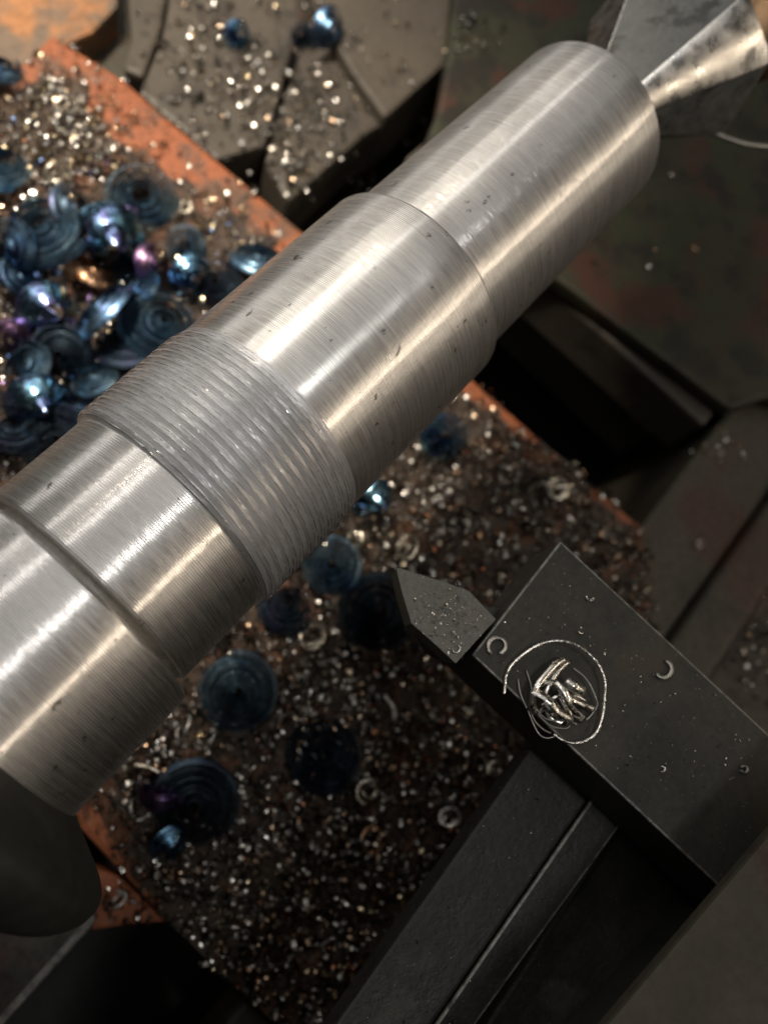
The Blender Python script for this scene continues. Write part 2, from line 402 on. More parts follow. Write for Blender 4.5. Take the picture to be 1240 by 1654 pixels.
# ------------------------------------------------------------------ the turned shaft
shaft = empty('turned_shaft', (0, 0, 0), 'bright turned steel shaft with stepped diameters and a freshly cut thread', 'steel shaft')
RA, RB, RC, RD = 22.1, 24.35, 23.75, 26.4
def dense(x0, x1, r, step=1.0, taper=0):
    n = max(2, int((x1 - x0) / step))
    return [(x0 + (x1 - x0) * i / n, r) for i in range(n + 1)]
V, F = lathe([(110.85, RA - .9), (111.0, RA - .35), (111.25, RA)] + dense(111.5, 182.9, RA, 8) + [(183.3, RA - .1), (183.8, RA - .45), (184.0, RA - .9), (184.0, 5.0), (180, 2.5), (179, .3)], 220)
sharp(obj('end_journal', V, F, M_SHAFT_A, shaft), 50)
V, F = lathe([(61.8, RB - .8), (62.0, RB - .05)] + dense(62.4, 109.6, RB, 8) + [(110.1, RB - .12), (110.5, RB - .5), (110.75, RB - 1.3), (110.8, RA - 1.6)], 220)
sharp(obj('middle_journal', V, F, M_SHAFT, shaft), 50)
V, F = lathe([(14.5, RC - 1.3), (14.7, RC - .45), (15.1, RC - .1)] + dense(15.9, 34.6, RC, 4) + [(35.0, RC), (35.2, RC - .6)], 220)
sharp(obj('neck', V, F, M_SHAFT, shaft), 50)
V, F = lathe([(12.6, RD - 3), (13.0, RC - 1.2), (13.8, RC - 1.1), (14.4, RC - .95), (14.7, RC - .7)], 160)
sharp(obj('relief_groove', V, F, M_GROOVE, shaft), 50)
V, F = lathe([(-150, RD)] + dense(-140, 12.0, RD, 8) + [(12.5, RD - .1), (13.0, RD - .5), (13.15, RD - 1.6), (13.1, RC - 2)], 220)
sharp(obj('large_shoulder', V, F, M_SHAFT, shaft), 50)
# thread: one helical surface, 2 mm pitch, torn crests
PITCH, X0, X1, RCR, RRT = 2.02, 34.9, 62.3, 25.0, 23.35
SEG = 300; NX = int((X1 - X0) / PITCH * 30)
xs = np.linspace(X0, X1, NX + 1)
th = np.arange(SEG) * 2 * np.pi / SEG
XX, TT = np.meshgrid(xs, th, indexing='ij')
ph = ((XX - X0) / PITCH - TT / (2 * np.pi)) % 1.0
tri = 1 - np.abs(2 * ph - 1)                                   # 0 root .. 1 crest
prof = np.clip((tri - 0.03) / 0.56, 0, 1)
lip = np.clip(1 - np.abs(tri - .62) / .055, 0, 1)            # raised burr along both edges of each crest
from mathutils import noise as mn
tear = np.zeros_like(XX)
for i in range(NX + 1):
    for j in range(SEG):
        if prof[i, j] > 0.3:
            sy, cy_ = 25 * math.sin(th[j]), 25 * math.cos(th[j])
            tear[i, j] = .10 * mn.noise(Vector((XX[i, j] * 2.2, sy * 1.6, cy_ * 1.6))) + (.30 * max(0, mn.noise(Vector((XX[i, j] * .3, sy * 1.9, cy_ * 1.9))) - .1) if prof[i, j] > .97 else 0)
RR = RRT + (RCR - RRT) * prof + tear * .16 * prof + .15 * lip * np.clip(1 + 2.2 * tear, .4, 1.8)
fade = np.clip((X1 - XX) / 3.2, 0, 1)                          # run-out at the right hand end
RR = np.where(fade < 1, (RB - .05) * (1 - fade) + RR * fade, RR)
fade2 = np.clip((XX - X0) / 1.4, 0, 1)
RR = (RC - .02) * (1 - fade2) + RR * fade2
V = np.stack([XX, RR * np.sin(TT), RR * np.cos(TT)], -1).reshape(-1, 3)
F = []
for i in range(NX):
    for k in range(SEG):
        k2 = (k + 1) % SEG
        F.append((i * SEG + k, i * SEG + k2, (i + 1) * SEG + k2, (i + 1) * SEG + k))
pf = prof.reshape(-1); fa = np.asarray(F)
tm_ = ((lip.reshape(-1)[fa].mean(axis=1) > .30) & (XX.reshape(-1)[fa].mean(axis=1) < X1 - 1.5)).astype(np.int32)
sharp(obj('thread', V, F, M_THREAD, shaft, mats=[M_THREAD, M_CREST], fmat=tm_), 24)
shaft.rotation_euler = (0, 0, 0.004)

# ------------------------------------------------------------------ live centre
lc = empty('lathe_centre', (200, 0, 0), 'faceted steel lathe centre pressed into the far end of the shaft', 'lathe centre')
ANG = [57, -16, -24, -33, -41, -49, -57, -104, -150, 165, 112]
def pt(x, r, a): return (x, r * math.sin(math.radians(a)), r * math.cos(math.radians(a)))
RAD = [24.5, 24.5, 24.5, 24.8, 25.3, 25.9, 26.5, 26.5, 25, 25, 25]
n = len(ANG); V = []; F = []; FM = []
rings = [(181.5, .06), (184.2, .12), (204, .52), (226, 1.0), (229, 1.04), (231, .98), (233, .8)]
for (x, k) in rings:
    for a, r in zip(ANG, RAD): V.append(pt(x + (1.2 if a in (-57, -49, 57) and x > 220 else 0), r * k, a))
for i in range(len(rings) - 1):
    for k in range(n):
        k2 = (k + 1) % n
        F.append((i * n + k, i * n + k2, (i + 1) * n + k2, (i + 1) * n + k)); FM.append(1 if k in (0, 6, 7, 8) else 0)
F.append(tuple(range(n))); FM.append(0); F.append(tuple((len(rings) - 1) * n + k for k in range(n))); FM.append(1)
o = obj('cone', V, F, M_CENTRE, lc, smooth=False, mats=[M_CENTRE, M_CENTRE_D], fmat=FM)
bm = bmesh.new(); bm.from_mesh(o.data); bmesh.ops.recalc_face_normals(bm, faces=bm.faces)
bmesh.ops.bevel(bm, geom=[e for e in bm.edges if len(e.link_faces) == 2 and e.calc_face_angle(0) > .35], offset=.0007, segments=3, profile=.5, affect='EDGES', clamp_overlap=True)
bm.to_mesh(o.data); bm.free()
o.data.polygons.foreach_set('use_smooth', [True] * len(o.data.polygons)); sharp(o, 14)
V, F = lathe([(232.5, 20), (236, 21.5), (262, 21.5), (264, 27), (330, 27), (332, 20)], 64)
sharp(obj('body', V, F, M_QUILL, lc), 30)

# ------------------------------------------------------------------ chuck jaw and chuck
ch = empty('lathe_chuck', (-90, 0, 0), 'dark chuck with a rounded collar round the shaft in the lower left corner', 'chuck')
V, F = lathe([(-150, 30), (-149, 88), (-98, 90), (-95, 88), (-95, 28)], 96)
sharp(obj('chuck_body', V, F, M_JAW, ch), 30)
V, F = lathe([(p.x, p.y) for p in smooth_path([(x, r, 0) for x, r in [(-60, 26.6), (-36, 26.7), (-33, 28.5), (-30.5, 33.5), (-28, 37), (-25, 39.3), (-22, 40), (-20, 39.4), (-18.4, 37.4), (-16.6, 33.5), (-14.5, 28.5), (-13.6, 26.6)]], 5)], 200)
sharp(obj('bulge', V, F, M_JAW, ch), 60)  # dark rounded swelling about the bar, modelled as a solid
V, F = lathe([(-96, 60), (-95, 62), (-62, 62), (-60, 60), (-60, 27)], 96)
sharp(obj('chuck_nose', V, F, M_JAW, ch), 30)

# ------------------------------------------------------------------ threading tool
tool = empty('threading_tool', (73, -90, -17), 'black steel tool holder with a pointed carbide threading tip', 'lathe tool')
prism('shank', [(56.6, -62.5), (89.8, -62.1), (90.0, -220), (56.0, -220)], -17, 0, M_TOOL, parent=tool, bev=.45, edge=M_EDGE)
prism('nose', [(58.5, -43.5), (67, -57), (72, -64), (57, -64), (54.5, -58)], -17, -5.5, M_TOOL, parent=tool, bev=.4, taper=.10)
tip_px = [(639, 917), (649, 957), (664, 1007), (697, 1036), (736, 1072), (801, 1000), (757, 954), (724, 942), (649, 918)]
prism('carbide_tip', px(tip_px, 0.7), -5.4, .7, M_INSERT, parent=tool, bev=.18, taper=.08, edge=M_INSERT)
# ------------------------------------------------------------------ tool post
tp = empty('tool_post', (40, -150, -60), 'dark oily square tool post clamping the threading tool holder', 'tool post')
prism('post_floor', [(56.2, -89.3), (-60, -90.0), (-60, -104.2), (56.2, -106.3)], -25, -17.3, M_POST, parent=tp, bev=.8)
prism('post_floor', [(92, -91), (56.4, -89.3), (56.4, -106.3), (92, -108)], -25, -17.5, M_POST, parent=tp, bev=.8)
prism('post_step', [(92, -108.7), (56.2, -107.1), (-60, -104.9), (-60, -109.0), (56, -115.8), (92, -118)], -25, -17.9, M_POST, parent=tp, bev=.6, edge=M_EDGE)
prism('post_base', [(-60, -118), (92, -118), (92, -240), (-60, -240)], -96, -25.2, M_POST, parent=tp, bev=1)
prism('clamp_block', [(95, -126.5), (70, -122.0), (18, -112.2), (-60, -98.5), (-60, -240), (95, -240)], 19, 22, M_POST2, parent=tp, bev=.8)
prism('clamp_face', [(95, -146), (70, -142), (18, -131), (-60, -117), (-60, -240), (95, -240)], .9, 18.8, M_BLACK, parent=tp, bev=.4)
prism('slot_wall', [(55.2, -140), (18, -132), (-60, -118), (-60, -240), (55.2, -240)], -25.0, 0.7, M_BLACK, parent=tp, bev=.4)

# ------------------------------------------------------------------ loose chips
PAL = {'silver': (0.66, 0.63, 0.58), 'grey': (0.34, 0.325, 0.30), 'dark': (0.13, 0.12, 0.11), 'straw': (0.58, 0.47, 0.31),
       'brown': (0.27, 0.185, 0.125), 'rust': (0.24, 0.10, 0.055), 'blue': (0.09, 0.15, 0.30), 'violet': (0.20, 0.14, 0.30)}
def in_poly(x, y, poly):
    c = False; n = len(poly); j = n - 1
    for i in range(n):
        xi, yi = poly[i]; xj, yj = poly[j]
        if (yi > y) != (yj > y) and x < (xj - xi) * (y - yi) / (yj - yi) + xi: c = not c
        j = i
    return c
def side(p, a, b):                            # distance of p from the line a-b, positive on the right of its direction
    dx, dy = b[0] - a[0], b[1] - a[1]; L = math.hypot(dx, dy)
    return ((p[0] - a[0]) * -dy + (p[1] - a[1]) * dx) / L
def sstep(a, b, x):
    t = min(1, max(0, (x - a) / (b - a))); return t * t * (3 - 2 * t)
ME0 = at(100, 60, Z_S), at(490, 375, Z_S); MR = at(800, 650, Z_S), at(1040, 850, Z_S); ML = at(160, 1325, Z_S), at(255, 1500, Z_S)
def cover(x, y):
    """how deep the chips lie on the saddle wing (0 bare paint .. 1 covered)"""
    n = mn.noise(Vector((x * .05, y * .05, 3.1))) * .5 + mn.noise(Vector((x * .17, y * .17, 1.7))) * .3
    p = 1.0
    if y > 15:
        d = side((x, y), ME0[0], ME0[1])      # bare strip along the right hand edge
        p *= .16 + .84 * sstep(6, 26, d + n * 16)
        p *= 1 - .85 * sstep(150, 172, y + n * 10) * sstep(112, 130, x)
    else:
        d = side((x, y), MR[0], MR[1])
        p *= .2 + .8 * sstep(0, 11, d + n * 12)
    d = -side((x, y), ML[0], ML[1])
    if y < -22: p *= .05 + .95 * sstep(-2, 7, d + n * 6)
    b2 = mn.noise(Vector((x * .042 + 9, y * .042, 8.3))) + .5 * mn.noise(Vector((x * .1, y * .1, 2.3)))
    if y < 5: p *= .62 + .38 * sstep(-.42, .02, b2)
    elif x > 105: p *= .35 + .65 * sstep(-.42, .02, b2)
    return max(0, min(1, p * (1.0 + n * .5)))
SGN = 1 if side((60, 60), ME0[0], ME0[1]) > 0 else -1
SGR = 1 if side((100, -60), MR[0], MR[1]) > 0 else -1
SGL = 1 if -side((60, -60), ML[0], ML[1]) > 0 else -1
_side = side
def side(p, a, b):
    v = _side(p, a, b)
    if a is ME0[0]: return v * SGN
    if a is MR[0]: return v * SGR
    if a is ML[0]: return v * SGL
    return v
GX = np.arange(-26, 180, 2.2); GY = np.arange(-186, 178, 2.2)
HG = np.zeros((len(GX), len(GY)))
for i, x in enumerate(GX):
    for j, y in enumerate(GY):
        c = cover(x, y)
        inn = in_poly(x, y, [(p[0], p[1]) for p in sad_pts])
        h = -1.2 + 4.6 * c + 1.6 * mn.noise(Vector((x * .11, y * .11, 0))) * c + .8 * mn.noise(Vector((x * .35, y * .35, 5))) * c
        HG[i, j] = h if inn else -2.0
def height(x, y):
    i = int(np.clip(round((x - GX[0]) / 2.2), 0, len(GX) - 1)); j = int(np.clip(round((y - GY[0]) / 2.2), 0, len(GY) - 1))
    return Z_S + max(0.0, HG[i, j])
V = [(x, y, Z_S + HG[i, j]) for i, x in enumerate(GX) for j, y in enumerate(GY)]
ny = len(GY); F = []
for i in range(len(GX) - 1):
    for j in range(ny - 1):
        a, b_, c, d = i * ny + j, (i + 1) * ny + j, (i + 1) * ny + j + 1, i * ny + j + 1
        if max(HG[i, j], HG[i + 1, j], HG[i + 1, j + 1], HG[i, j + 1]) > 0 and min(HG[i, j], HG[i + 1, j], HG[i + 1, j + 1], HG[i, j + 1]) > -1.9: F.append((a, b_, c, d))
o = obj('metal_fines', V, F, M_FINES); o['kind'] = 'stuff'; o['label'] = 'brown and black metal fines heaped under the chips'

def chips(name, spots, m, label):
    """spots: (x, y, z, radius, arc, width, colour) -> many small curled chips in one mesh"""
    K = 8; n = len(spots)
    A = np.array([[s[0], s[1], s[2]] for s in spots]); R = np.array([s[3] for s in spots]); ARC = np.array([s[4] for s in spots]); W = np.array([s[5] for s in spots])
    colr = np.array([s[6] for s in spots])
    t = np.linspace(0, 1, K)[None, :] * ARC[:, None] + rng.uniform(0, 6.28, n)[:, None]
    grow = 1 + rng.uniform(-.25, .35, n)[:, None] * np.linspace(0, 1, K)[None, :]
    rise = (rng.uniform(-1, 1, n) * R * .7)[:, None] * np.linspace(-.5, .5, K)[None, :]
    lx = R[:, None] * grow * np.cos(t); ly = R[:, None] * grow * np.sin(t)
    e = W[:, None] * .5 * (1 + rng.uniform(-.25, .25, (n, K))); e[:, 0] *= .4; e[:, -1] *= .4
    flare = rng.uniform(-.7, .7, n)[:, None]
    P1 = np.stack([lx + flare * e * np.cos(t), ly + flare * e * np.sin(t), rise + e], -1); P2 = np.stack([lx - flare * e * np.cos(t), ly - flare * e * np.sin(t), rise - e], -1)
    q = rng.normal(size=(n, 4)); q[:, 1:3] *= .8; q /= np.linalg.norm(q, axis=1)[:, None]
    w, x, y, z = q.T
    RM = np.stack([np.stack([1 - 2 * (y * y + z * z), 2 * (x * y - z * w), 2 * (x * z + y * w)], -1), np.stack([2 * (x * y + z * w), 1 - 2 * (x * x + z * z), 2 * (y * z - x * w)], -1), np.stack([2 * (x * z - y * w), 2 * (y * z + x * w), 1 - 2 * (x * x + y * y)], -1)], 1)
    P1 = np.einsum('nij,nkj->nki', RM, P1) + A[:, None]; P2 = np.einsum('nij,nkj->nki', RM, P2) + A[:, None]
    V = np.stack([P1, P2], 2).reshape(-1, 3)
    base = (np.arange(n) * 2 * K)[:, None] + (np.arange(K - 1) * 2)[None, :]
    F = np.stack([base, base + 1, base + 3, base + 2], -1).reshape(-1, 4)
    me = bpy.data.meshes.new(name)
    me.vertices.add(len(V)); me.vertices.foreach_set('co', (V * S).ravel())
    me.loops.add(F.size); me.loops.foreach_set('vertex_index', F.ravel().astype(np.int32))
    me.polygons.add(len(F)); me.polygons.foreach_set('loop_start', np.arange(0, F.size, 4, dtype=np.int32))
    me.polygons.foreach_set('use_smooth', np.ones(len(F), bool))
    me.update(calc_edges=True)
    ca = me.color_attributes.new('tint', 'FLOAT_COLOR', 'POINT')
    cc = np.repeat(np.concatenate([colr, np.ones((n, 1))], 1), 2 * K, axis=0)
    ca.data.foreach_set('color', cc.ravel().astype(np.float32))
    me.materials.append(m)
    o = bpy.data.objects.new(name, me); COL.objects.link(o); o['kind'] = 'stuff'; o['label'] = label
    return o
def pick(weights):
    k = random.choices(list(weights), list(weights.values()))[0]; f = random.uniform(.65, 1.15)
    return tuple(min(1, v * f) for v in PAL[k])
SADP = [(p[0], p[1]) for p in sad_pts]
left, right = [], []
W_LEFT = dict(silver=4, straw=3, grey=3, brown=3, dark=4, rust=1, blue=1, violet=.6)
W_BLUE = dict(silver=1.6, grey=2, brown=1.5, dark=6, blue=2.5, violet=1.6, straw=.6)
W_LOW = dict(silver=.9, grey=4, dark=6, brown=3.4, rust=1.2, straw=.4)
tries = 0
while len(left) + len(right) < 21000 and tries < 110000:
    tries += 1
    x = random.uniform(-27, 178); y = random.uniform(-150, 176)
    if not in_poly(x, y, SADP): continue
    c = cover(x, y)
    if random.random() > c ** (1.6 if y > 0 else 1.0) + .004: continue
    up = y > 0
    if up and random.random() > .85: continue
    dp = random.uniform(0, 3.2)
    z = height(x, y) + .5 + dp
    small = random.random()
    r = min(3.2, (.78 if up else .80) * math.exp(random.gauss(.10, .48)))
    arc = random.uniform(2.0, 8.5); w = min(1.5, r * random.uniform(.22, .75))
    if small < .12: r *= 2.4; arc = random.uniform(.8, 2.6); w = random.uniform(.25, .7)       # slivers
    if up and x < 105 and y < 110: colr = pick(W_BLUE)
    elif up: colr = pick(W_LEFT)
    else: colr = pick(W_LOW)
    (left if up else right).append((x, y, z, r, arc, w, colr))
for (cx_, cy_, sx, sy, nn, wts) in [(520, 1085, 60, 60, 420, dict(silver=3, grey=6)), (660, 1000, 40, 40, 120, dict(silver=2, grey=5)), (720, 800, 70, 60, 330, dict(silver=2, grey=5, dark=2)),
                                  (560, 1330, 110, 90, 520, dict(silver=1.5, grey=5, brown=2)), (250, 1240, 60, 40, 160, dict(silver=2, grey=4, brown=1)), (470, 1530, 80, 70, 420, dict(brown=4, straw=2, grey=3, silver=1, rust=1)), (680, 1180, 60, 60, 160, dict(brown=3, rust=3, grey=2)), (330, 1440, 70, 50, 160, dict(silver=1.5, grey=3, brown=2)),
                                  (110, 200, 60, 60, 420, dict(silver=5, straw=3, grey=2)), (40, 330, 50, 40, 150, dict(silver=4, straw=2)), (330, 340, 50, 40, 90, dict(silver=3, straw=3, brown=2))]:
    for _ in range(nn):
        p = at(random.gauss(cx_, sx), random.gauss(cy_, sy), Z_S)
        if not in_poly(p.x, p.y, SADP): continue
        r = random.uniform(.6, 1.7)
        (left if p.y > 0 else right).append((p.x, p.y, height(p.x, p.y) + random.uniform(.6, 3.4), r, random.uniform(2, 6.5), r * random.uniform(.3, .7), pick(wts)))
for _ in range(420):
    p = at(random.uniform(300, 900), random.uniform(760, 1560), Z_S)
    if in_poly(p.x, p.y, SADP) and cover(p.x, p.y) > .5:
        right.append((p.x, p.y, height(p.x, p.y) + random.uniform(1.6, 3.6), random.uniform(1.3, 2.5), random.uniform(3.5, 9), random.uniform(.3, .6), pick(dict(silver=2, grey=5, straw=1, brown=2))))
chips('small_chips', left, M_CHIP, 'glinting small curled chips heaped on the saddle behind the shaft')
chips('small_chips', right, M_CHIP, 'dull grey small curled chips heaped on the saddle before the shaft')
rail = []
for (cx_, cy_, sx, sy, nn, z) in [(360, 110, 60, 75, 150, -115.4), (420, 180, 25, 40, 20, -115.4), (470, 250, 22, 50, 60, -117.4), (520, 170, 40, 40, 50, -117.3), (580, 60, 60, 50, 14, -111.4),
                                  (570, 270, 50, 40, 30, -149), (640, 210, 40, 20, 12, -149), (760, 60, 25, 18, 14, -101.5), (1150, 722, 26, 16, 16, -101.4), (1000, 400, 80, 60, 6, -101.4)]:
    for _ in range(int(nn * (2.4 if cy_ < 300 else 1))):
        p = at(random.gauss(cx_, sx), random.gauss(cy_, sy), z); r = random.uniform(.6, 1.6)
        rail.append((p.x, p.y, z + random.uniform(.3, 1.5), r, random.uniform(1.5, 7), r * random.uniform(.5, .9), pick(dict(silver=4, grey=4, dark=3, straw=2, brown=2))))
for _ in range(45):
    p = at(random.uniform(160, 250), random.uniform(1420, 1495), -117.5); r = random.uniform(.6, 1.5)
    if in_poly(p.x, p.y, px([(155, 1405), (195, 1420), (262, 1487), (155, 1498)], -118)):
        rail.append((p.x, p.y, -117 + random.uniform(0, 1.5), r, random.uniform(1.5, 7), r * random.uniform(.5, .9), pick(dict(silver=3, grey=4, dark=4))))
for _ in range(120):
    p = at(random.gauss(1225, 40), random.gauss(1060, 60), -117); r = random.uniform(.6, 1.6)
    rail.append((p.x, p.y, -117 + random.uniform(0, 1.5), r, random.uniform(1.5, 7), r * random.uniform(.5, .9), pick(dict(silver=2, grey=4, dark=5, brown=2))))
chips('rail_chips', rail, M_CHIP, 'scattered small chips lying on the bed rails and the tailstock base')
dust = []
for _ in range(160):
    x = random.uniform(-10, 90); y = random.uniform(-108, -90) if random.random() < .7 else random.uniform(-200, -128)
    z = -17.1 if y > -110 else 22.1
    r = random.uniform(.07, .22) if random.random() < .9 else random.uniform(.25, .7)
    dust.append((x, y, z, r, random.uniform(1, 5), r * .7, pick(dict(silver=4, grey=3))))
for _ in range(900):
    if random.random() < .45:
        p = at(random.gauss(722, 36), random.gauss(1000, 34), 0.8); z = .95
        if not in_poly(p.x, p.y, px(tip_px, .8)): continue
    else:
        p = at(random.uniform(800, 1240), random.uniform(900, 1300), 0.1); z = .25
        if not (57.5 < p.x < 89 and -122 < p.y < -63.5): continue
    r = random.uniform(.07, .26) if random.random() < .85 else random.uniform(.2, .5)
    dust.append((p.x, p.y, z, r, random.uniform(1, 4), r * .8, pick(dict(silver=5, grey=2, straw=1))))
chips('fine_dust', dust, M_CHIP, 'fine bright steel dust sprinkled over the tool holder and tip')

# ------------------------------------------------------------------ big curled chips, one by one
G_ROSE = 'large rosette chips among the swarf'
def coil(p, R, r0, turns, hgt, tdir, tilt, m, label, name='rosette_chip', cat='metal chip', lean=1.25, tail=0.0, dz=None, z=None, group=G_ROSE, seed=1, wob=.02):
    cone = lean < .7
    if not cone: hgt *= .42; R *= 1.1 if p[1] < 640 and p[0] < 450 else .98
    dz = (dz or 0) + 1.2
    lean = min(lean, 1.05)
    r_ = random.Random(seed * 7 + 3)
    zb = z if z is not None else None
    q = at(p[0], p[1], zb if zb is not None else Z_S + 6)
    base = Vector((q.x, q.y, zb if zb is not None else height(q.x, q.y) + 1.2))
    if dz: base.z += dz
    q = at(p[0], p[1], base.z + hgt * .5 + (R * abs(math.sin(math.radians(tilt))) * .6)); base.x, base.y = q.x, q.y
    per = 34; n = int(turns * per); dr = (R - r0) / turns
    V = []; F = []
    ang0 = r_.uniform(0, 6.28)
    tm = Matrix.Rotation(math.radians(tilt), 3, Vector((-math.sin(math.radians(tdir)), math.cos(math.radians(tdir)), 0)))
    lift = R * abs(math.sin(math.radians(tilt))) * .6
    nt_ = n + int(tail * per)
    for i in range(nt_ + 1):
        u = i / n; a = ang0 + 2 * math.pi * i / per
        r = r0 + (R - r0) * u
        if i > n: r = R + (i - n) / per * R * .45
        r *= 1 + (0 if cone else wob) * math.sin(a * 1.3 + u * 9) * u 
        zc = hgt * (1 - min(u, 1)) + ((0 if cone else .25 * math.sin(a * .7)) if i <= n else -.4)
        hw = dr * (.60 if cone else .57); hz = hw * .9 * hgt / (R - r0) if cone else dr * lean * (.8 + .35 * math.sin(u * 23 + seed))
        if i in (0, nt_): hw *= .4
        th_ = .10
        for (k1, k2) in ((-1, 1), (1, -1)):
            rr1 = r + k1 * hw * .9; zz = zc + k2 * hz
            for tt in (th_, -th_) if k1 < 0 else (-th_, th_):
                v = Vector((rr1 * math.cos(a), rr1 * math.sin(a), zz + tt))
                v = tm @ v; V.append(base + Vector((v.x, v.y, v.z + lift)))
    for i in range(nt_):
        for k in range(4):
            k2 = (k + 1) % 4
            F.append((i * 4 + k, i * 4 + k2, i * 4 + 4 + k2, i * 4 + 4 + k))
    F.append((3, 2, 1, 0)); F.append(tuple(nt_ * 4 + k for k in range(4)))
    o = obj(name, V, F, m, origin=base)
    sharp(o, 60)
    return tag(o, label, cat, group)
L = 'behind the shaft'
coil((230, 316), 11.2, 3.0, 7, 2.0, 200, 10, M_TEAL, 'dark blue ring chip with an open middle showing orange paint', seed=1, dz=1.5)
coil((66, 368), 12.2, 1.5, 9, 3.0, 120, 16, M_TEAL, 'broad teal rosette chip left of the cone chip with a white streak', seed=2, dz=3, tail=.3)
coil((-4, 268), 9.5, 1.2, 8, 3.0, 30, 14, M_TEAL, 'teal ringed chip half cut by the left border above the blue heap', seed=3, dz=2)
coil((-2, 108), 7.0, 1.0, 6, 3.0, 30, 20, M_BLUE, 'dark blue coiled chip at the upper left border beside the orange casting', seed=4, dz=1)
coil((182, 378), 10.5, 1.5, 1.7, 9.0, 240, 48, M_STREAK, 'dark cone chip with a broad white streak below the open ring chip', name='cone_chip', seed=5, dz=2, lean=.56)
coil((72, 484), 10.0, 1.5, 1.7, 9.0, 260, 52, M_STREAK, 'dark cone chip with a pale blue streak in the middle of the blue heap', name='cone_chip', seed=6, dz=2, lean=.56)
coil((62, 640), 9.0, 1.2, 1.7, 8.0, 250, 46, M_STREAK, 'cone chip with a cyan and lilac streak left of the thread', name='cone_chip', seed=7, dz=2, lean=.56)
coil((165, 502), 11.0, 2.0, 6, 5.0, 100, 58, M_BLUE, 'mid blue rosette chip lying on its side left of a round teal one', seed=8, dz=3)
coil((262, 520), 11.0, 1.3, 9, 3.5, 330, 12, M_TEAL, 'round teal rosette chip with loose outer loops touching the thread top', seed=9, dz=4, tail=1.1)
coil((152, 612), 7.0, 1.0, 6, 4.0, 80, 30, M_TEAL, 'small teal rosette chip just above the left end of the thread', seed=10, dz=2)
coil((92, 712), 12.0, 1.5, 8, 3.0, 200, 18, M_NAVY, 'navy rosette chip tucked under the smooth neck of the shaft', seed=11, dz=2)
coil((18, 690), 9.0, 1.4, 7, 3.0, 20, 22, M_NAVY, 'navy rosette chip at the left border above the shaft', seed=12, dz=2)
coil((248, 425), 6.5, 1.0, 5, 5.0, 290, 50, M_PURPLE, 'small purple rosette chip between the white streak chip and the shaft', seed=13, dz=2)
coil((312, 445), 7.0, 1.0, 5, 5.0, 250, 50, M_BLUE_L, 'small bright blue rosette chip near the shaft edge', seed=14, dz=2)
coil((418, 418), 9.5, 1.5, 7, 3.0, 40, 30, M_TEAL, 'pale blue rosette chip half hidden by the shaft beside bare orange paint', seed=15, dz=3)
coil((350, 455), 8.0, 1.5, 6, 3.0, 140, 20, M_NAVY, 'dark rosette chip hard against the upper side of the shaft', seed=16, dz=1)
coil((150, 440), 7.5, 1.5, 5, 3.0, 10, 35, M_COPPER, 'copper brown rosette chip lying above the mid blue side lying one', seed=17, dz=0)
coil((15, 400), 9.0, 1.5, 6, 4.0, 170, 40, M_BLUE, 'dark blue rosette chip leaning at the left border', seed=18, dz=1)
coil((100, 570), 9.0, 1.5, 6, 4.0, 210, 35, M_NAVY, 'navy rosette chip leaning between two streaked cone chips', seed=19, dz=0)
coil((200, 560), 9.0, 1.5, 6, 4.0, 60, 30, M_NAVY, 'navy rosette chip close above the thread crests', seed=20, dz=0)
coil((20, 545), 6.0, 1.0, 5, 4.0, 220, 40, M_PURPLE, 'small violet chip at the left border below the blue streak chip', seed=21, dz=1)
coil((120, 335), 7.0, 1.2, 6, 2.0, 310, 42, M_NAVY, 'dark navy curl leaning between the broad teal rosette and the open ring chip', seed=81, dz=2, tail=.5)
coil((215, 460), 8.0, 1.3, 7, 2.0, 120, 30, M_BLUE, 'blue rosette chip under the purple one above the side lying chip', seed=82, dz=1)
coil((38, 445), 7.0, 1.2, 6, 2.0, 330, 30, M_BLUE, 'blue rosette chip against the left side of the pale streaked cone chip', seed=83, dz=1, tail=.4)
coil((120, 655), 8.0, 1.2, 7, 2.0, 60, 24, M_BLUE, 'blue rosette chip nestling beside the burred shoulder of the neck', seed=84, dz=2)
coil((300, 395), 6.5, 1.2, 6, 2.0, 200, 25, M_TEAL, 'small teal rosette chip below the open ring chip on the edge of the heap', seed=85, dz=1)
coil((40, 590), 7.5, 1.2, 6, 2.0, 130, 28, M_TEAL, 'teal rosette chip above the cyan and lilac streaked cone chip', seed=86, dz=1)
coil((195, 620), 6.5, 1.2, 6, 2.0, 100, 35, M_BLUE, 'blue rosette chip directly above the leftmost thread crests', seed=87, dz=1)
coil((532, 42), 8.5, 1.2, 6, 6.0, 270, 62, M_BLUE, 'dark blue coiled chip standing on the rear rail', name='rosette_chip', seed=22, z=-116, dz=3, lean=1.2)
coil((487, 55), 5.0, 1.0, 4, 3.0, 180, 40, M_NAVY, 'small dark chip beside the standing blue coil on the rear rail', seed=23, z=-117)
coil((385, 52), 5.0, 1.0, 4, 4.0, 250, 45, M_BLUE_L, 'small bright teal rosette chip lying on the grey rail block', seed=24, z=-115)
coil((718, 700), 8.8, 1.2, 8, 6.0, 200, 24, M_BLUE_L, 'blue rosette chip peeking out under the middle of the shaft near the red edge', seed=25, dz=4)
coil((610, 802), 7.0, 1.0, 1.7, 6.0, 250, 50, M_STREAK, 'bright blue cone chip just right of the thread end', name='cone_chip', seed=26, dz=3, lean=.56)
coil((536, 912), 10.0, 1.3, 8, 3.0, 150, 14, M_TEAL, 'dark teal rosette chip below the thread crests', seed=27, dz=1.5 + 2)
coil((462, 978), 8.2, 1.2, 7, 2.5, 20, 18, M_NAVY, 'small navy rosette chip with a bright bead at the lower edge of the neck', seed=28, dz=2, tail=.6)
